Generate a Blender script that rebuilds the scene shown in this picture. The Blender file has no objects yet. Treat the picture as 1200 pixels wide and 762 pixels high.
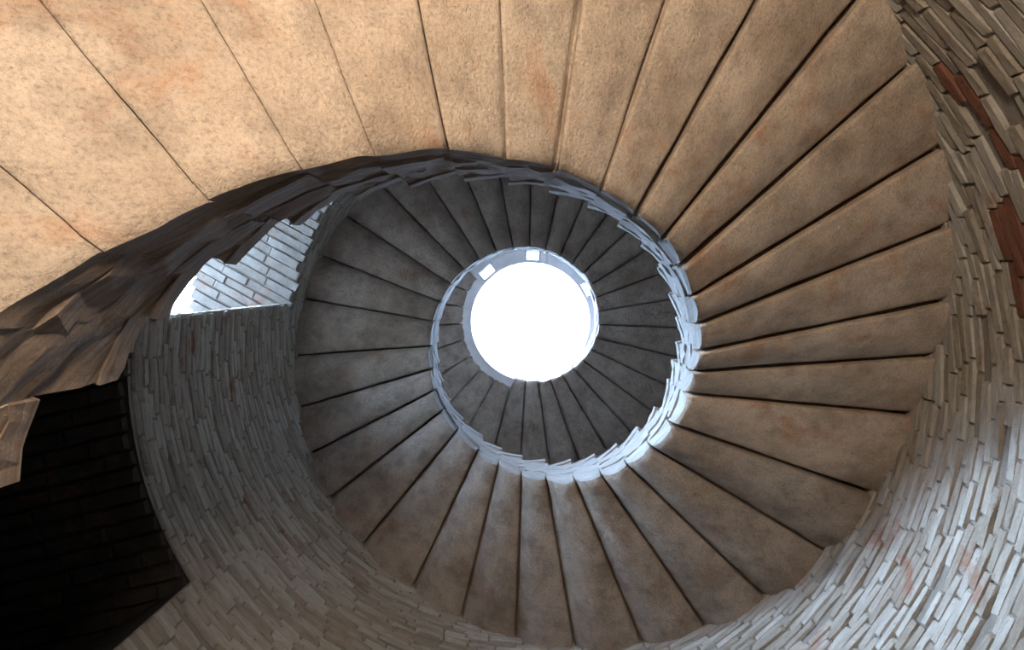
import bpy, bmesh, math, random
from mathutils import Vector, Matrix, noise

SC = bpy.context.scene
COL = SC.collection
random.seed(7)
PI = math.pi
S = 0.8                      # metres per unit: the radius of the open well
ZC = 1.5                     # camera height above the floor
R_WALL = 2.364               # inner radius of the brick shaft, in well radii
R_OUT = 3.32                 # outer radius of the shaft
H_FLOOR = -ZC / S

def W(r, az, h):
    """polar (well radii, radians, well radii above the eye) -> metres"""
    return Vector((r * math.cos(az) * S, r * math.sin(az) * S, h * S + ZC))
def rad(d): return math.radians(d)

# ------------------------------------------------------------------ camera
CAM_POS = Vector((0.0621 * S, -0.606 * S, ZC))
fw = Vector((-0.029, 0.0626, 1.0)).normalized()
rt = (Vector((1, 0, 0)) - fw * fw.x).normalized()
dn = fw.cross(rt)
cd = bpy.data.cameras.new('camera'); cam = bpy.data.objects.new('camera', cd); COL.objects.link(cam)
cd.sensor_width = 36.0; cd.sensor_fit = 'HORIZONTAL'; cd.lens = 36.0 * 850.0 / 1200.0
cd.clip_start = 0.05; cd.clip_end = 300
cam.matrix_world = Matrix(((rt.x, -dn.x, -fw.x, CAM_POS.x), (rt.y, -dn.y, -fw.y, CAM_POS.y),
                           (rt.z, -dn.z, -fw.z, CAM_POS.z), (0, 0, 0, 1)))
SC.camera = cam
def project(p):
    d = p - CAM_POS; z = d.dot(fw)
    if z < 0.05: return None
    return 600 + 850 * d.dot(rt) / z, 381 + 850 * d.dot(dn) / z

# ------------------------------------------------------------------ sky, lights, exposure
world = bpy.data.worlds.new('sky'); SC.world = world; world.use_nodes = True
bg = world.node_tree.nodes['Background']
bg.inputs[0].default_value = (0.50, 0.69, 1.0, 1); bg.inputs[1].default_value = 60.0
SC.view_settings.view_transform = 'Standard'; SC.view_settings.look = 'None'
SC.view_settings.exposure = 0.0; SC.view_settings.gamma = 1.0
SC.view_settings.use_curve_mapping = False

sl = bpy.data.lights.new('boost_sun', 'SUN'); sl.energy = 34.0; sl.color = (0.54, 0.75, 1.0); sl.angle = math.radians(30)  # added broad blue sun that brightens the wall opposite the window
so_ = bpy.data.objects.new('boost_sun', sl); COL.objects.link(so_)
sd = Vector((math.cos(math.radians(26)), math.sin(math.radians(26)), -math.tan(math.radians(27))))   # direction the light travels
so_.rotation_euler = sd.to_track_quat('-Z', 'Y').to_euler(); so_.location = (-8, -5, 12)

def area(name, loc, target, sx, sy, power=0, color=(1, 1, 1), portal=False):
    l = bpy.data.lights.new(name, 'AREA'); l.shape = 'RECTANGLE'; l.size = sx; l.size_y = sy
    l.energy = power; l.color = color
    o = bpy.data.objects.new(name, l); COL.objects.link(o); o.location = loc
    o.rotation_euler = (Vector(target) - Vector(loc)).to_track_quat('-Z', 'Y').to_euler()
    if portal: l.cycles.is_portal = True
    return o
WIN = (-171.0, -137.0, 4.65, 7.08)      # tall opening in the shaft: azimuth range, height range
DOOR = (148.7, 184.0, 0.9, 4.28)       # dark doorway on the upper flight
LOW_OPEN = (-107.0, -85.0, -0.75, 0.35)     # added low opening, unseen below the frame, kept small against sky light
area('oculus_daylight', W(0, 0, 12.0), W(0, 0, 0), 2.2 * S, 2.2 * S, portal=True)
area('window_daylight', W(R_OUT + .02, rad(-167), 5.87), W(0, rad(-167), 5.87), 1.6 * S, 2.5 * S, portal=True)
# added warm area light, unseen inside the shaft, sited from the shadow edges
area('added_warm_light', W(2.12, rad(-83), 0.12), W(1.88, rad(-91), 1.1), 0.6 * S, 0.45 * S, 96, (1.0, 0.82, 0.62))

# ------------------------------------------------------------------ materials
def new_mat(name):
    m = bpy.data.materials.new(name); m.use_nodes = True
    nt = m.node_tree; b = nt.nodes['Principled BSDF']
    b.inputs['Roughness'].default_value = 0.9
    b.inputs['Specular IOR Level'].default_value = 0.15
    return m, nt, b
def nd(nt, t, **k):
    n = nt.nodes.new(t)
    for a, v in k.items(): setattr(n, a, v)
    return n
def pos(nt, uv=False, scale=(1, 1, 1)):
    mp = nd(nt, 'ShaderNodeMapping'); mp.inputs['Scale'].default_value = scale
    if uv: nt.links.new(nd(nt, 'ShaderNodeTexCoord').outputs['UV'], mp.inputs[0])
    else: nt.links.new(nd(nt, 'ShaderNodeNewGeometry').outputs['Position'], mp.inputs[0])
    return mp.outputs[0]
def nz(nt, vec, scale, detail=6, rough=.6, dist=0):
    n = nd(nt, 'ShaderNodeTexNoise'); n.inputs['Scale'].default_value = scale
    n.inputs['Detail'].default_value = detail; n.inputs['Roughness'].default_value = rough
    n.inputs['Distortion'].default_value = dist
    nt.links.new(vec, n.inputs['Vector']); return n.outputs[0]
def ramp(nt, fac, stops):
    r = nd(nt, 'ShaderNodeValToRGB'); e = r.color_ramp.elements
    while len(e) < len(stops): e.new(.5)
    for el, (p, c) in zip(e, stops):
        el.position = p; el.color = (c, c, c, 1) if isinstance(c, (int, float)) else (*c, 1)
    nt.links.new(fac, r.inputs[0]); return r.outputs[0]
def mix(nt, fac, a, b, mode='MIX'):
    m = nd(nt, 'ShaderNodeMix', data_type='RGBA', blend_type=mode)
    if isinstance(fac, float): m.inputs[0].default_value = fac
    else: nt.links.new(fac, m.inputs[0])
    for i, v in ((6, a), (7, b)):
        if isinstance(v, tuple): m.inputs[i].default_value = (*v, 1)
        else: nt.links.new(v, m.inputs[i])
    return m.outputs[2]
def bump(nt, b, h, strength, dist, prev=None):
    n = nd(nt, 'ShaderNodeBump'); n.inputs['Strength'].default_value = strength
    n.inputs['Distance'].default_value = dist; nt.links.new(h, n.inputs['Height'])
    if prev: nt.links.new(prev, n.inputs['Normal'])
    nt.links.new(n.outputs[0], b.inputs['Normal']); return n.outputs[0]

def stone(name, lo, hi, stain, amount=.5, rough=0):
    m, nt, b = new_mat(name)
    p = pos(nt)
    base = ramp(nt, nz(nt, p, 2.2, 8, .62), [(.32, lo), (.68, hi)])
    st = ramp(nt, nz(nt, p, 3.4, 7, .65, .6), [(.54, 0.0), (.70, amount)])
    c = mix(nt, st, base, stain)
    grime = ramp(nt, nz(nt, p, 7.0, 8, .7), [(.30, .62), (.55, 1.0)])
    c = mix(nt, 1.0, c, grime, 'MULTIPLY')
    pits = ramp(nt, nz(nt, p, 105, 5, .75), [(.30, .5), (.48, 1.0), (.70, 1.2)])
    c = mix(nt, .8, c, mix(nt, 1.0, c, pits, 'MULTIPLY'))
    nt.links.new(c, b.inputs['Base Color'])
    n1 = bump(nt, b, nz(nt, p, 9, 6, .6), .6, .03)
    if rough: n1 = bump(nt, b, nz(nt, p, 26, 7, .7, .4), .9, .05, n1)
    bump(nt, b, nz(nt, p, 80, 6, .75), .9, .016, n1)
    return m
M_STEP = stone('weathered_limestone', (.36, .275, .21), (.575, .47, .38), (.42, .20, .10), .65)
M_ROUGH = stone('rugged_limestone', (.38, .30, .24), (.64, .55, .47), (.42, .24, .14), .5, 1)

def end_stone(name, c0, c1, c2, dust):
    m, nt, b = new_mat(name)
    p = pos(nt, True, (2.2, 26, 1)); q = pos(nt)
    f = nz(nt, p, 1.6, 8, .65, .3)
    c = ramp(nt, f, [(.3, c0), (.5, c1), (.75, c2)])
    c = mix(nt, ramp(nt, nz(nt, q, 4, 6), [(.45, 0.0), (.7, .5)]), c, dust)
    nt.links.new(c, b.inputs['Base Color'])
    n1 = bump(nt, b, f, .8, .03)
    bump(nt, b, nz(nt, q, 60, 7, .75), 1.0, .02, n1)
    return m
M_END_SHADED = end_stone('shaded_layered_stone', (.20, .14, .105), (.37, .285, .225), (.53, .46, .40), (.33, .22, .15))
M_END_LIT = end_stone('daylit_layered_stone', (.36, .34, .32), (.56, .545, .53), (.68, .67, .66), (.46, .42, .38))
def end_mat(n): return M_END_SHADED if n < 4 else M_END_LIT  # one stone: warm shade painted into lower ends, daylight into upper ones

def wall_mat(name, wash, amount, clay=((.30, .10, .06), (.42, .19, .11))):
    m, nt, b = new_mat(name)
    p = pos(nt)
    fine = pos(nt, False, (5, 5, 22))
    red = ramp(nt, nz(nt, p, 6, 5), [(.35, clay[0]), (.65, clay[1])])
    lime = ramp(nt, nz(nt, fine, 1.6, 7, .68), [(.3, tuple(x * .66 for x in wash)), (.62, wash)])
    fac = ramp(nt, nz(nt, p, 2.7, 8, .7, .5), [(.57, 0.0), (.66, amount)])
    c = mix(nt, fac, lime, red)
    holes = ramp(nt, nz(nt, p, 26, 5, .7), [(.27, .35), (.38, 1.0)])
    c = mix(nt, 1.0, c, holes, 'MULTIPLY')
    nt.links.new(c, b.inputs['Base Color'])
    n1 = bump(nt, b, nz(nt, fine, 2.4, 8, .75), .8, .03)
    bump(nt, b, nz(nt, p, 55, 7, .75), .9, .016, n1)
    return m
M_BRICK = [wall_mat('limewashed_brick', (.56, .505, .44), .55),
           wall_mat('worn_limewashed_brick', (.46, .40, .335), .75),
           wall_mat('chalky_brick', (.63, .59, .53), .4)]
M_DIMMED = wall_mat('dimmed_grimy_brick', (.33, .32, .31), .35)  # grimy grey, darkened further to hold down daylight on the window head
M_RED = wall_mat('bare_red_brick', (.27, .12, .08), .6)
M_MORTAR = wall_mat('grey_mortar', (.36, .32, .28), .2)
M_DARK = wall_mat('unlit_brick', (.085, .075, .066), .3)  # lack of light in passage and doorway reveal put into the colour

def plain(name, col, rough=.9, v=.12, sc=5):
    m, nt, b = new_mat(name); p = pos(nt)
    c = ramp(nt, nz(nt, p, sc, 6), [(.3, tuple(x * (1 - v) for x in col)), (.7, tuple(x * (1 + v) for x in col))])
    nt.links.new(c, b.inputs['Base Color']); b.inputs['Roughness'].default_value = rough
    bump(nt, b, nz(nt, p, 30, 5), .25, .01)
    return m
M_PLASTER = plain('pale_plaster', (.86, .84, .86))
M_FLOOR = plain('stone_floor', (.29, .24, .19))
M_GROUND = plain('dark_earth', (.12, .11, .09), sc=1.2)
M_FRAME = plain('painted_frame', (.45, .45, .46), .5, .04)
def glass():
    m, nt, b = new_mat('window_glass')
    b.inputs['Base Color'].default_value = (.95, .98, 1, 1); b.inputs['Roughness'].default_value = .35
    b.inputs['Transmission Weight'].default_value = 1.0; b.inputs['IOR'].default_value = 1.1
    n = nz(nt, pos(nt), 40, 3); bump(nt, b, n, .1, .002)
    return m
M_GLASS = glass()

# ------------------------------------------------------------------ object helpers
def link(name, me, mats, parent=None):
    o = bpy.data.objects.new(name, me); COL.objects.link(o)
    for m in (mats if isinstance(mats, (list, tuple)) else [mats]):
        if m.name not in [x.name for x in me.materials if x]: me.materials.append(m)
    if parent: o.parent = parent
    return o
def mesh(name, verts, faces, smooth=False, uvs=None, mi=None):
    me = bpy.data.meshes.new(name); me.from_pydata([tuple(v) for v in verts], [], faces)
    if smooth: me.polygons.foreach_set('use_smooth', [True] * len(me.polygons))
    if mi: me.polygons.foreach_set('material_index', mi)
    if uvs:
        ul = me.uv_layers.new(name='UVMap')
        for lp in me.loops: ul.data[lp.index].uv = uvs[lp.vertex_index]
    me.update(); return me
def fix_normals(me):
    bm = bmesh.new(); bm.from_mesh(me); bmesh.ops.recalc_face_normals(bm, faces=bm.faces); bm.to_mesh(me); bm.free()
def struct(o, label=None):
    o['kind'] = 'structure'
    if label: o['label'] = label
    return o
def empty(name, label, cat, loc=(0, 0, 0)):
    o = bpy.data.objects.new(name, None); COL.objects.link(o); o.location = loc
    o['label'] = label; o['category'] = cat; return o

# ------------------------------------------------------------------ the stair's helix
TH = [-119.6, -111.0, -100.9, -91.7, -82.0, -71.3, -61.0, -51.3, -41.7, -31.5, -21.8, -11.9, -3.9, 5.3, 19.0, 31.2,
      44.0, 55.8, 67.8, 80.5, 92.1, 103.7, 115.4, 129.5, 142.0, 152.8, 163.7, 176.0, 190.0, 201.5, 213.5, 225.5]
N0, N1 = -15, 51
def theta(n):
    if n < 0: return rad(TH[0] + 9.6 * n)
    if n < len(TH): return rad(TH[n])
    return rad(TH[-1] + 11.4 * (n - len(TH) + 1))
def height(n):
    h = 1.724 + 0.2084 * min(n, 40)
    if n < 0: h = 1.724 + 0.19 * n
    if n > 40: h += 0.134 * (n - 40)
    return h
def soffit_at(deg):
    """lowest soffit height over an azimuth that lies above eye level + 1"""
    for n in range(-3, N1):
        a, b = math.degrees(theta(n)), math.degrees(theta(n + 1))
        for k in (-360, 0, 360):
            if a <= deg + k < b: return height(n + (deg + k - a) / (b - a))
    return 99

# ------------------------------------------------------------------ brick shaft
OPEN = [WIN, DOOR, LOW_OPEN]
FLARE = 5.0; CLOSE = 17.0               # outer edge of the window: near jamb opens, far jamb closes in
def splay(d, outer):
    if not outer: return 0
    if abs(d - 360 - WIN[0]) < .01: return FLARE
    f = (d - 360 - WIN[0]) / (WIN[1] - WIN[0])
    if 0 < f <= 1: return FLARE + (CLOSE - FLARE) * f
    if 0 < d - 360 - WIN[1] < 8: return CLOSE * (1 - (d - 360 - WIN[1]) / 8)
    return 0
def norm(d):
    while d < -180: d += 360
    while d >= 180: d -= 360
    return d
def in_open(d, h, pad=0.0):
    for a0, a1, h0, h1 in OPEN:
        for k in (0, 360, -360):
            if a0 - pad < d + k < a1 + pad and h0 < h < h1: return True
    return False
H_TOP = 13.4
def shaft(name, d0, d1):
    az = {d0, d1}
    d = d0
    while d < d1:
        if not 181 < d < 188.9: az.add(round(d, 3))
        d += 3.0
    hs = {H_FLOOR, H_TOP}
    h = H_FLOOR
    while h < H_TOP: hs.add(round(h, 3)); h += .8
    for a0, a1, h0, h1 in OPEN:
        for k in (0, 360, -360):
            for a in (a0 + k, a1 + k):
                if d0 <= a <= d1: az.add(a)
        hs.add(h0); hs.add(h1)
    az = sorted(az); hs = sorted(hs); V = []; F = []; idx = {}; dark = []
    def vid(i, j, s):
        if (i, j, s) not in idx:
            idx[(i, j, s)] = len(V); V.append(W((R_WALL + .020, R_OUT)[s], rad(az[i] - splay(az[i], s)), hs[j]))
        return idx[(i, j, s)]
    def solid(i, j):
        if not (0 <= i < len(az) - 1 and 0 <= j < len(hs) - 1): return False
        return not in_open((az[i] + az[i + 1]) / 2, (hs[j] + hs[j + 1]) / 2)
    for i in range(len(az) - 1):
        for j in range(len(hs) - 1):
            if not solid(i, j): continue
            F.append((vid(i, j, 0), vid(i, j + 1, 0), vid(i + 1, j + 1, 0), vid(i + 1, j, 0)))
            F.append((vid(i, j, 1), vid(i + 1, j, 1), vid(i + 1, j + 1, 1), vid(i, j + 1, 1)))
            for di, dj, e in ((-1, 0, ((i, j), (i, j + 1))), (1, 0, ((i + 1, j + 1), (i + 1, j))),
                              (0, -1, ((i + 1, j), (i, j))), (0, 1, ((i, j + 1), (i + 1, j + 1)))):
                if not solid(i + di, j + dj):
                    (p, q), (r, s) = e
                    F.append((vid(p, q, 0), vid(r, s, 0), vid(r, s, 1), vid(p, q, 1)))
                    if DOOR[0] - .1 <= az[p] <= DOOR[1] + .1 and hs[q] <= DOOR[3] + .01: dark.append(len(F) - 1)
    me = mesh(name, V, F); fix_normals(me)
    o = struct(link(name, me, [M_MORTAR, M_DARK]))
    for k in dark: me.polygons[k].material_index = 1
    return o
walls = {'wall_right': shaft('wall_right', -66.0, 90.0), 'wall_left': shaft('wall_left', 90.0, 229.0),
         'wall_under_stair': shaft('wall_under_stair', -131.0, -66.0)}
walls['wall_right']['label'] = 'curved limewashed thin-brick wall of the stair shaft'
walls['wall_left']['label'] = 'dark curved brick wall with the window and doorway'
walls['wall_under_stair']['label'] = 'curved brick wall around an added low opening beneath the stair'

def brick_mesh(name, seed):
    """unit brick: x along the course, y into the wall, z up; front face at y = 0, worn edges"""
    rnd = random.Random(seed)
    V = []; F = []
    for y, ix, iz in ((0, .025, .10), (.18, 0, 0), (1, 0, 0)):
        for x, z in ((-.5, -.5), (0, -.5), (.5, -.5), (.5, .5), (0, .5), (-.5, .5)):
            V.append((x * (1 - 2 * ix) + rnd.uniform(-.018, .018), y + (rnd.uniform(-.05, .05) if y < .1 else 0),
                      z * (1 - 2 * iz) + rnd.uniform(-.06, .06)))
    F = [(0, 1, 4, 5), (1, 2, 3, 4)]
    for k in (0, 6):
        for e in range(6):
            f = (e + 1) % 6; F.append((k + e, k + 6 + e, k + 6 + f, k + f))
    me = mesh(name, V, F); fix_normals(me); return me
BRICKS = []
for mi in range(3):
    for k in range(4):
        me = brick_mesh('brick', 10 * mi + k); me.materials.append(M_BRICK[mi]); BRICKS.append(me)
REDB = brick_mesh('brick', 99); REDB.materials.append(M_RED)

DIMMED = []
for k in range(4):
    me = brick_mesh('brick', 300 + k); me.materials.append(M_DIMMED); DIMMED.append(me)
COURSE = 0.060
# bare red patches and fallen bricks: azimuth, height, reach in degrees, reach in height
RED_SPOTS = [(-17.5, 3.36, 5.0, .13), (-36.0, 3.22, 5.0, .05), (-27.5, 3.18, 4.0, .05)]
HOLES = [(-32.0, 3.30, 2.0, .05), (-33.0, 3.05, 3.4, .04), (-10.0, 3.37, 4.0, .05), (8.0, 3.55, 1.8, .07), (15.0, 3.1, 1.4, .05)]
def spot(d, h, L): return any(abs(d - a) < ra and abs(h - b) < rb for a, b, ra, rb in L)
placed = []
rb = random.Random(21)
row = 0
h = H_FLOOR + COURSE / 2
while h < H_TOP - .1:
    d = -131.0 + rb.uniform(0, 6)
    start = d; end = d + 360
    while d < end - 1.2:
        w = rb.uniform(4.2, 9.5)
        if end - d - w < 3: w = end - d
        w = min(w, end - d)
        segs = [(d, d + w)]
        for a0, a1, h0, h1 in OPEN:              # trim at the edges of the openings
            if not (h0 - .01 < h < h1 + .01): continue
            out = []
            for s0, s1 in segs:
                for k in (-360, 0, 360, 720):
                    b0, b1 = a0 + k, a1 + k
                    if s0 < b1 and s1 > b0:
                        if s0 < b0 - .5: out.append((s0, b0))
                        if s1 > b1 + .5: s0 = b1
                        else: s0 = s1
                if s1 - s0 > .5: out.append((s0, s1))
            segs = out
        for s0, s1 in segs:
            c = norm((s0 + s1) / 2); hh = h + rb.uniform(-.005, .005)
            if spot(c, hh, HOLES) or rb.random() < .012: continue
            placed.append([c, hh, s1 - s0, rb.uniform(-.008, .010), rb.uniform(.88, 1.0), rb.uniform(-.008, .008)])
        d += w
    h += COURSE
def score(b):
    c, hh, w = b[0], b[1], b[2]
    if hh > soffit_at(c) + .02: return 0
    p = project(W(R_WALL, rad(c), hh))
    if p is None or not (-20 < p[0] < 1220 and -20 < p[1] < 782): return 0
    q = project(W(R_WALL, rad(c + w), hh)); u = project(W(R_WALL, rad(c), hh + COURSE))
    if not q or not u: return 0
    return math.hypot(q[0] - p[0], q[1] - p[1]) * math.hypot(u[0] - p[0], u[1] - p[1])
def side(c):
    c2 = c if c >= -131 else c + 360
    if -131 <= c2 < -66: return 'wall_under_stair'
    if -66 <= c2 < 90: return 'wall_right'
    return 'wall_left'
groups = {k: [] for k in walls}
for b in placed: groups[side(b[0])].append((score(b), b))
T_FR = [(-.5, 0, -.5), (.5, 0, -.5), (.5, 0, .5), (-.5, 0, .5)]
for wn, L in groups.items():
    L.sort(key=lambda t: -t[0])
    V = []; F = []; MI = []
    for k, (sc, b) in enumerate(L):
        c, hh, w, pr, fill, tilt = b
        a = rad(c); length = 2 * R_WALL * math.sin(rad(w) / 2) * S - .005; th = COURSE * fill * S
        rr = R_WALL - pr
        if k < 300 and sc > 60:
            me = REDB if spot(c, hh, RED_SPOTS) else BRICKS[rb.randrange(12)]
            o = bpy.data.objects.new('brick', me); COL.objects.link(o); o.parent = walls[wn]
            o.location = W(rr, a, hh); o.rotation_euler = (0, tilt, a - PI / 2)
            o.scale = (length, .062, th)
            continue
        t = Vector((-math.sin(a), math.cos(a), 0)); n = Vector((math.cos(a), math.sin(a), 0)); u = Vector((0, 0, 1))
        c0 = W(rr, a, hh); i0 = len(V)
        for s in (0, 1):                            # front (inset) and back rims
            for x, _, z in T_FR:
                xi = x * (length - (.012 if s == 0 else 0)); zi = z * (th - (.010 if s == 0 else 0))
                V.append(c0 + t * (xi + rb.uniform(-.004, .004)) + u * (zi + xi * tilt + rb.uniform(-.003, .003)) +
                         n * ((rb.uniform(-.004, .006)) if s == 0 else .06))
        F.append((i0, i0 + 1, i0 + 2, i0 + 3))
        for e in range(4):
            f = (e + 1) % 4; F.append((i0 + e, i0 + 4 + e, i0 + 4 + f, i0 + f))
        m = 3 if spot(c, hh, RED_SPOTS) else rb.randrange(3)
        MI += [m] * 5
    me = mesh('brick_courses', V, F, mi=None)
    for m in M_BRICK + [M_RED]: me.materials.append(m)
    me.polygons.foreach_set('material_index', MI); fix_normals(me)
    o = bpy.data.objects.new('brick_courses', me); COL.objects.link(o); o.parent = walls[wn]; o['kind'] = 'stuff'

# head of the tall window: brick rows laid side by side across the opening
a0, a1, h0, h1 = WIN
WD = rad(-151.0); wx = Vector((math.cos(WD), math.sin(WD))); wy = Vector((-wx.y, wx.x))
def in_window(p):
    r = p.length; d = math.degrees(math.atan2(p.y, p.x)); d = d - 360 if d > 0 else d
    if not R_WALL - .02 < r < R_OUT: return False
    f = (r - R_WALL) / (R_OUT - R_WALL)
    return a0 - FLARE * f - .3 < d < a1 - CLOSE * f + .3
y = -1.6
while y < 1.6:
    w = rb.uniform(.075, .105)
    ins = [k * .02 for k in range(60, 190) if in_window(wx * (k * .02) + wy * (y + w / 2))]
    if ins:
        x = ins[0] - rb.uniform(.0, .05)
        while x < ins[-1]:
            L = min(rb.uniform(.22, .5), ins[-1] - x + .02)
            if ins[-1] - x - L < .1: L = ins[-1] - x + .02
            o = bpy.data.objects.new('brick', DIMMED[rb.randrange(4)]); COL.objects.link(o); o.parent = walls['wall_left']
            # front face looks down: local y -> up, x -> along the passage, z -> across it
            X = Vector((wx.x, wx.y, 0)); Y = Vector((0, 0, 1)); Z = X.cross(Y)
            c = wx * (x + L / 2) + wy * (y + w / 2); hz = h1 - .03 + rb.uniform(-.015, .012)
            mw = Matrix(((X.x, Y.x, Z.x, 0), (X.y, Y.y, Z.y, 0), (X.z, Y.z, Z.z, 0), (0, 0, 0, 1)))
            o.matrix_world = Matrix.Translation((c.x * S, c.y * S, hz * S + ZC)) @ mw @ Matrix.Diagonal((L * S - .006, .05, w * S - .008, 1))
            x += L
    y += w

# ------------------------------------------------------------------ floor, ground, dark passage
V = [W(0, 0, H_FLOOR)] + [W(R_OUT, rad(k * 5), H_FLOOR) for k in range(72)]
V += [v - Vector((0, 0, .12)) for v in V]
F = [(0, 1 + k, 1 + (k + 1) % 72) for k in range(72)] + [(73, 74 + (k + 1) % 72, 74 + k) for k in range(72)]
F += [(1 + k, 74 + k, 74 + (k + 1) % 72, 1 + (k + 1) % 72) for k in range(72)]
struct(link('floor', mesh('floor', V, F), M_FLOOR), 'round stone floor at the foot of the stair')
V = []; F = []
for k in range(72):
    for r in (R_OUT, 60.0): V.append(W(r, rad(k * 5), H_FLOOR - .05))
for k in range(72):
    j = (k + 1) % 72; F.append((2 * k, 2 * k + 1, 2 * j + 1, 2 * j))
struct(link('floor_courtyard', mesh('floor_courtyard', V, F), M_GROUND), 'dark earth outside the tower')

PA = rad((DOOR[0] + DOOR[1]) / 2)               # axis of the passage behind the doorway
ax = Vector((math.cos(PA), math.sin(PA), 0)); sx = Vector((-math.sin(PA), math.cos(PA), 0))
def PB(x, y, h): return ax * (x * S) + sx * (y * S) + Vector((0, 0, h * S + ZC))
def pbox(name, x0, x1, y0, y1, z0, z1, mat, parent=None):
    V = [PB(x, y, z) for z in (z0, z1) for y in (y0, y1) for x in (x0, x1)]
    F = [(0, 1, 3, 2), (4, 6, 7, 5), (0, 4, 5, 1), (2, 3, 7, 6), (0, 2, 6, 4), (1, 5, 7, 3)]
    me = mesh(name, V, F); fix_normals(me); return link(name, me, mat, parent)
hw = 1.02; hf = DOOR[2]; hc = DOOR[3]
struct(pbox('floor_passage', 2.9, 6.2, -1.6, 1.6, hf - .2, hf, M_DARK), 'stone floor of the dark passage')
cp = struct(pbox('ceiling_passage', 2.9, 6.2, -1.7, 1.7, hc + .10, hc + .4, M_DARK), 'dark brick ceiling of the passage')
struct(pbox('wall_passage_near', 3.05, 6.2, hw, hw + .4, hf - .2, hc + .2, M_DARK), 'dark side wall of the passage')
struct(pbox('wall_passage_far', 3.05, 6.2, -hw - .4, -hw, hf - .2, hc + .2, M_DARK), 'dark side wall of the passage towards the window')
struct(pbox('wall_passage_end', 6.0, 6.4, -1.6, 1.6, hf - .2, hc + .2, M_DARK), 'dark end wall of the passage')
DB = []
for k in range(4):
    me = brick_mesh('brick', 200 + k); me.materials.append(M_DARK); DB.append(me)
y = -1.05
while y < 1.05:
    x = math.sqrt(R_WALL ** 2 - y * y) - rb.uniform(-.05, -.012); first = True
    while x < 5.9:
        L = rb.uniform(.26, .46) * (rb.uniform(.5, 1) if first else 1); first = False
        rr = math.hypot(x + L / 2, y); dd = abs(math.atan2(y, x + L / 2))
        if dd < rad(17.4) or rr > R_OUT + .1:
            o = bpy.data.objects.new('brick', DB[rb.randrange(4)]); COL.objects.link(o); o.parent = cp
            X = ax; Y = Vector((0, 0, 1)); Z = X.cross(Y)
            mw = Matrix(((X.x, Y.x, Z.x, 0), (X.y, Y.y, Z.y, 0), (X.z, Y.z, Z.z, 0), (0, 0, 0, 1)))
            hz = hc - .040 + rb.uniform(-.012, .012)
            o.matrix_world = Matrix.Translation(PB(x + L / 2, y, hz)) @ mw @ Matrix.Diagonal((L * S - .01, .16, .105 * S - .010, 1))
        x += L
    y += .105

# ------------------------------------------------------------------ the stair
stair = empty('spiral_staircase', 'winding stone staircase with open round well, seen from underneath', 'staircase', (0, 0, 0))
def drop(n):
    if n < 3: return .003
    if n < 5: return .015
    if n < 7: return .03
    if n < 15: return .06
    return .045
def curl(n):
    if n < 6: return .12
    if n < 14: return .45
    return .85
ED = [0, .5, .75, 1.0]                                   # columns across the open joint, in joint widths
MID = [.0, .05, .12, .2, .3, .4, .5, .6, .7, .78, .86, .93, .97, 1]
NV = 2 * 3 + len(MID) - 1
def joint(n):
    if n < 2: return .004, .006
    if n < 4: return .009, .03
    if n < 6: return .02, .07
    if n < 15: return .023, .11
    if n < 22: return .012, .07
    return .016, .08
def columns(n, t0, t1, r):
    g0, d0 = joint(n); g1, d1 = joint(n + 1)
    w0 = g0 * (.75 + .5 * noise.noise(Vector((r * 3.0, n * 5.3, 1.0)))); w1 = g1 * (.75 + .5 * noise.noise(Vector((r * 3.0, n * 5.3 + 5.3, 1.0))))
    L = [(t0 + f * w0 / r, d0 * g) for f, g in ((0, 1), (.45, 1), (.62, .25))]
    a, b = t0 + w0 / r, t1 - w1 / r
    L += [(a + (b - a) * m, 0) for m in MID]
    L += [(t1 - f * w1 / r, d1 * g) for f, g in ((.62, .25), (.45, 1), (0, 1))]
    return L
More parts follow.
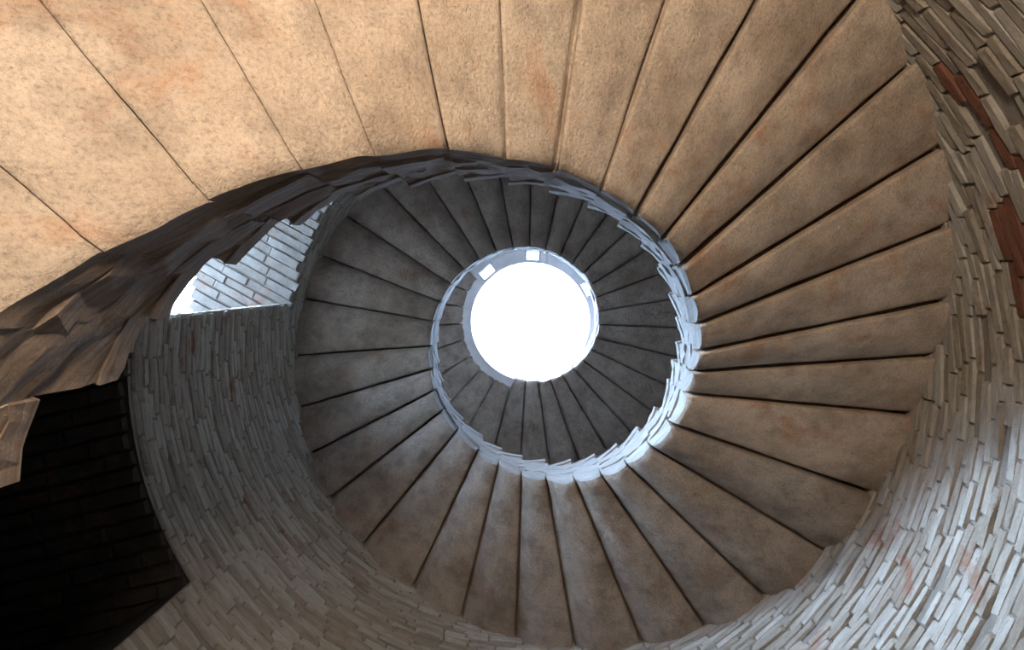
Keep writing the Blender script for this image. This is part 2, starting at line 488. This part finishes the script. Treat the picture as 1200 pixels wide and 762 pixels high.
def make_step(n, kind='step', parent=stair, flat=None, rin=1.0, t0=None, t1=None):
    t0 = theta(n) if t0 is None else t0; t1 = theta(n + 1) if t1 is None else t1
    rs = random.Random(1000 + n)
    dA = drop(n); c = curl(n); NU = 30
    if flat is None: zA, zB = height(n) - dA / 2, height(n + 1) + dA / 2 - .004
    else: zA = zB = flat
    top = (height(n) + .55 + (.10 if n == -4 else 0)) if flat is None else flat + .25
    V = []; UV = []; F = []; MI = []
    rj = rin + rs.uniform(-.010, .010) * (1 if n > 3 else .5)
    for i in range(NU + 1):
        u = i / NU; r = rj + (R_WALL + .05 - rj) * u
        for a, deep in columns(n, t0, t1, r):
            v = (a - t0) / (t1 - t0)
            f = (1 - c) * v + c * v ** (2.6 if n < 14 else 3.4)
            z = zA + (zB - zA) * f
            P = W(r, a, z)
            e = min(v, 1 - v)
            z += (.010 if n > 3 else .003) * max(0, 1 - e / .08) * (.5 + noise.noise(Vector((r * 6, n * 7.1 + (3 if v > .5 else 0), 0))))
            z += deep + .016 * noise.noise(P * 3.1) + .008 * noise.noise(P * 8.0 + Vector((n * 3.3 if n > 4 else 0, 0, 0))) + (.006 if n < 14 else .014) * noise.noise(P * 19.0)
            rr = r
            if i == 0: z += .010 + .012 * noise.noise(P * 9) + (.02 * abs(noise.noise(P * 5)) if n < 6 else 0); rr += .010 * noise.noise(P * 7 + Vector((9, 0, 0)))   # worn inner lip
            V.append(W(rr, a, z)); UV.append((r, a))
    for i in range(NU):
        for j in range(NV):
            q = i * (NV + 1) + j
            F.append((q, q + NV + 1, q + NV + 2, q + 1)); MI.append(0)
    nb = len(V)
    def rim(i, j): return i * (NV + 1) + j
    loop = [rim(0, j) for j in range(NV)] + [rim(i, NV) for i in range(NU)] + \
           [rim(NU, j) for j in range(NV, 0, -1)] + [rim(i, 0) for i in range(NU, 0, -1)]
    kinds = [1] * NV + [0] * NU + [0] * NV + [0] * NU
    rows = 8
    tops = []
    slope = (height(n + 1) - height(n)) / (t1 - t0)
    ring = [loop]
    for k in range(1, rows + 1):
        cur = []
        for b in loop:
            p = V[b]; hb = (p.z - ZC) / S; zz = hb + (top - hb) * k / rows
            r = math.hypot(p.x, p.y) / S; a = t0 + (t1 - t0) * ((UV[b][1] - t0) / (t1 - t0))
            if r < rin + .1 and k < rows: r += .016 * noise.noise(Vector((a * 4, (zz - slope * a) * 14, n * .37))) 
            cur.append(len(V)); V.append(W(r, a, zz)); UV.append((a, zz - slope * a))
        ring.append(cur)
    for k in range(rows):
        A, B = ring[k], ring[k + 1]; m = len(A)
        for e in range(m):
            f = (e + 1) % m; F.append((A[e], A[f], B[f], B[e])); MI.append(kinds[e])
    F.append(tuple(ring[-1])); MI.append(0)
    # inner-face uv needs the angle, so overwrite on the lip row
    me = mesh(kind, V, F, False, UV)
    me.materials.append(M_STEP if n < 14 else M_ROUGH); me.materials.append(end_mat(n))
    me.polygons.foreach_set('material_index', MI); fix_normals(me)
    sm = [True] * (NU * NV) + [False] * (len(F) - NU * NV)
    me.polygons.foreach_set('use_smooth', sm)
    o = bpy.data.objects.new(kind, me); COL.objects.link(o); o.parent = parent
    return o, t0, t1, top, rj, rs

def wedge(name, parent, r0, r1, t0, t1, zb0, zb1, th, mat, jit=.006, nseg=3, seed=0):
    """curved slab between two radii: bottom runs from zb0 to zb1"""
    rs = random.Random(seed); V = []; F = []; UV = []
    for k in range(nseg + 1):
        f = k / nseg; a = t0 + (t1 - t0) * f; z = zb0 + (zb1 - zb0) * f
        for r, dz in ((r0, 0), (r1, 0), (r1, th), (r0, th)):
            V.append(W(r + rs.uniform(-jit, jit), a, z + dz + rs.uniform(-jit, jit)))
            UV.append((a, dz + (zb1 - zb0) * 0 + .37 * seed))
    for k in range(nseg):
        b = 4 * k
        for e in range(4):
            f = (e + 1) % 4; F.append((b + e, b + f, b + 4 + f, b + 4 + e))
    F.append((3, 2, 1, 0)); b = 4 * nseg; F.append((b, b + 1, b + 2, b + 3))
    me = mesh(name, V, F, False, UV); fix_normals(me)
    return link(name, me, mat, parent)

for n in range(N0, N1 + 1):
    o, t0, t1, top, rj, rs = make_step(n)
    dt = t1 - t0
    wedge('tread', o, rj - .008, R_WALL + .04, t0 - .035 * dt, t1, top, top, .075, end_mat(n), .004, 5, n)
    hs, he = height(n), height(n + 1)
    for k in range(2):                                   # layered slabs showing on the well side
        f = .46 + .28 * k + rs.uniform(-.05, .05); th = rs.uniform(.09, .14)
        z0 = hs + (.50) * f - .02; z1 = he + (.50 - .02) * f - .06
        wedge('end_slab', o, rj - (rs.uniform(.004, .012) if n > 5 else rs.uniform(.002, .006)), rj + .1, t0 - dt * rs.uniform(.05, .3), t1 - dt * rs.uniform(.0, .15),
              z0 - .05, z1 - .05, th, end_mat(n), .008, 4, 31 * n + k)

# ------------------------------------------------------------------ upper landing and the lantern ring with its oculus
land = empty('upper_landing', 'flat landing of radial stone slabs below the bright round opening', 'landing', (0, 0, 0))
tA = theta(N1 + 1); t = tA
k = 0
while t < tA + rad(112):
    w = rad(14.0)
    make_step(200 + k, 'landing_slab', land, height(N1 + 1) + .02, 1.0, t, t + w)
    t += w; k += 1

OC = Vector((0.02, 0.07)); R_OC = 0.95; H_OC = 11.6
def lantern(r, az, h): return Vector(((OC.x + r * math.cos(az)) * S, (OC.y + r * math.sin(az)) * S, h * S + ZC))
RING = [(R_OC, H_OC + .5), (R_OC, H_OC), (1.0, H_OC + .03), (1.15, H_OC + .11), (1.9, H_OC + .9), (2.6, H_OC + 1.8)]
SLOTS = [(-131.0, 7.5), (-88.0, 6.5), (-30.0, 7.0)]
azs = set(range(-180, 180, 4))
for c, w in SLOTS: azs |= {c - w, c + w}
azs = sorted(a for a in azs if all(not (c - w < a < c + w) for c, w in SLOTS))
V = []; F = []
for a in azs:
    for r, h in RING: V.append(lantern(r, rad(a), h))
nr = len(RING); na = len(azs)
for i in range(na):
    j = (i + 1) % na
    mid = (azs[i] + (azs[j] if j else azs[j] + 360)) / 2
    for q in range(nr - 1):
        if q == 2 and any(abs(mid - c) < w for c, w in SLOTS): continue
        F.append((i * nr + q, j * nr + q, j * nr + q + 1, i * nr + q + 1))
me = mesh('ceiling', V, F); fix_normals(me)
ceil = struct(link('ceiling', me, M_PLASTER), 'pale plastered ring around the bright round roof opening')
so = ceil.modifiers.new('thickness', 'SOLIDIFY'); so.thickness = .06; so.offset = 1
for q, (c, w) in enumerate(SLOTS):
    fr = empty('window_%d' % (q + 1), '', 'window'); del fr['category']; del fr['label']; struct(fr, ['small two-pane window in the plaster ring above the arriving flight',
        'small two-pane window in the plaster ring over the middle of the top flight', 'bright two-pane window in the plaster ring beside the roof opening'][q])
    def bar(name, c0, c1, s0, s1, mat, lift=.0):
        V = []
        for lz in (lift, lift + .03):
            for cc, ss in ((c0, s0), (c1, s0), (c1, s1), (c0, s1)):
                r = 1.0 + .15 * ss; h = H_OC + .03 + .08 * ss + lz
                V.append(lantern(r, rad(cc), h))
        me = mesh(name, V, [(0, 1, 2, 3), (7, 6, 5, 4), (0, 4, 5, 1), (1, 5, 6, 2), (2, 6, 7, 3), (3, 7, 4, 0)]); fix_normals(me)
        return link(name, me, mat, fr)
    bar('window_frame', c - w, c - w + 1.2, 0, 1, M_FRAME); bar('window_frame', c + w - 1.2, c + w, 0, 1, M_FRAME)
    bar('glazing_bar', c - w + 1.2, c + w - 1.2, .44, .56, M_FRAME)
    bar('pane', c - w + 1.2, c + w - 1.2, .0, .44, M_GLASS, .012); bar('pane', c - w + 1.2, c + w - 1.2, .56, 1, M_GLASS, .012)
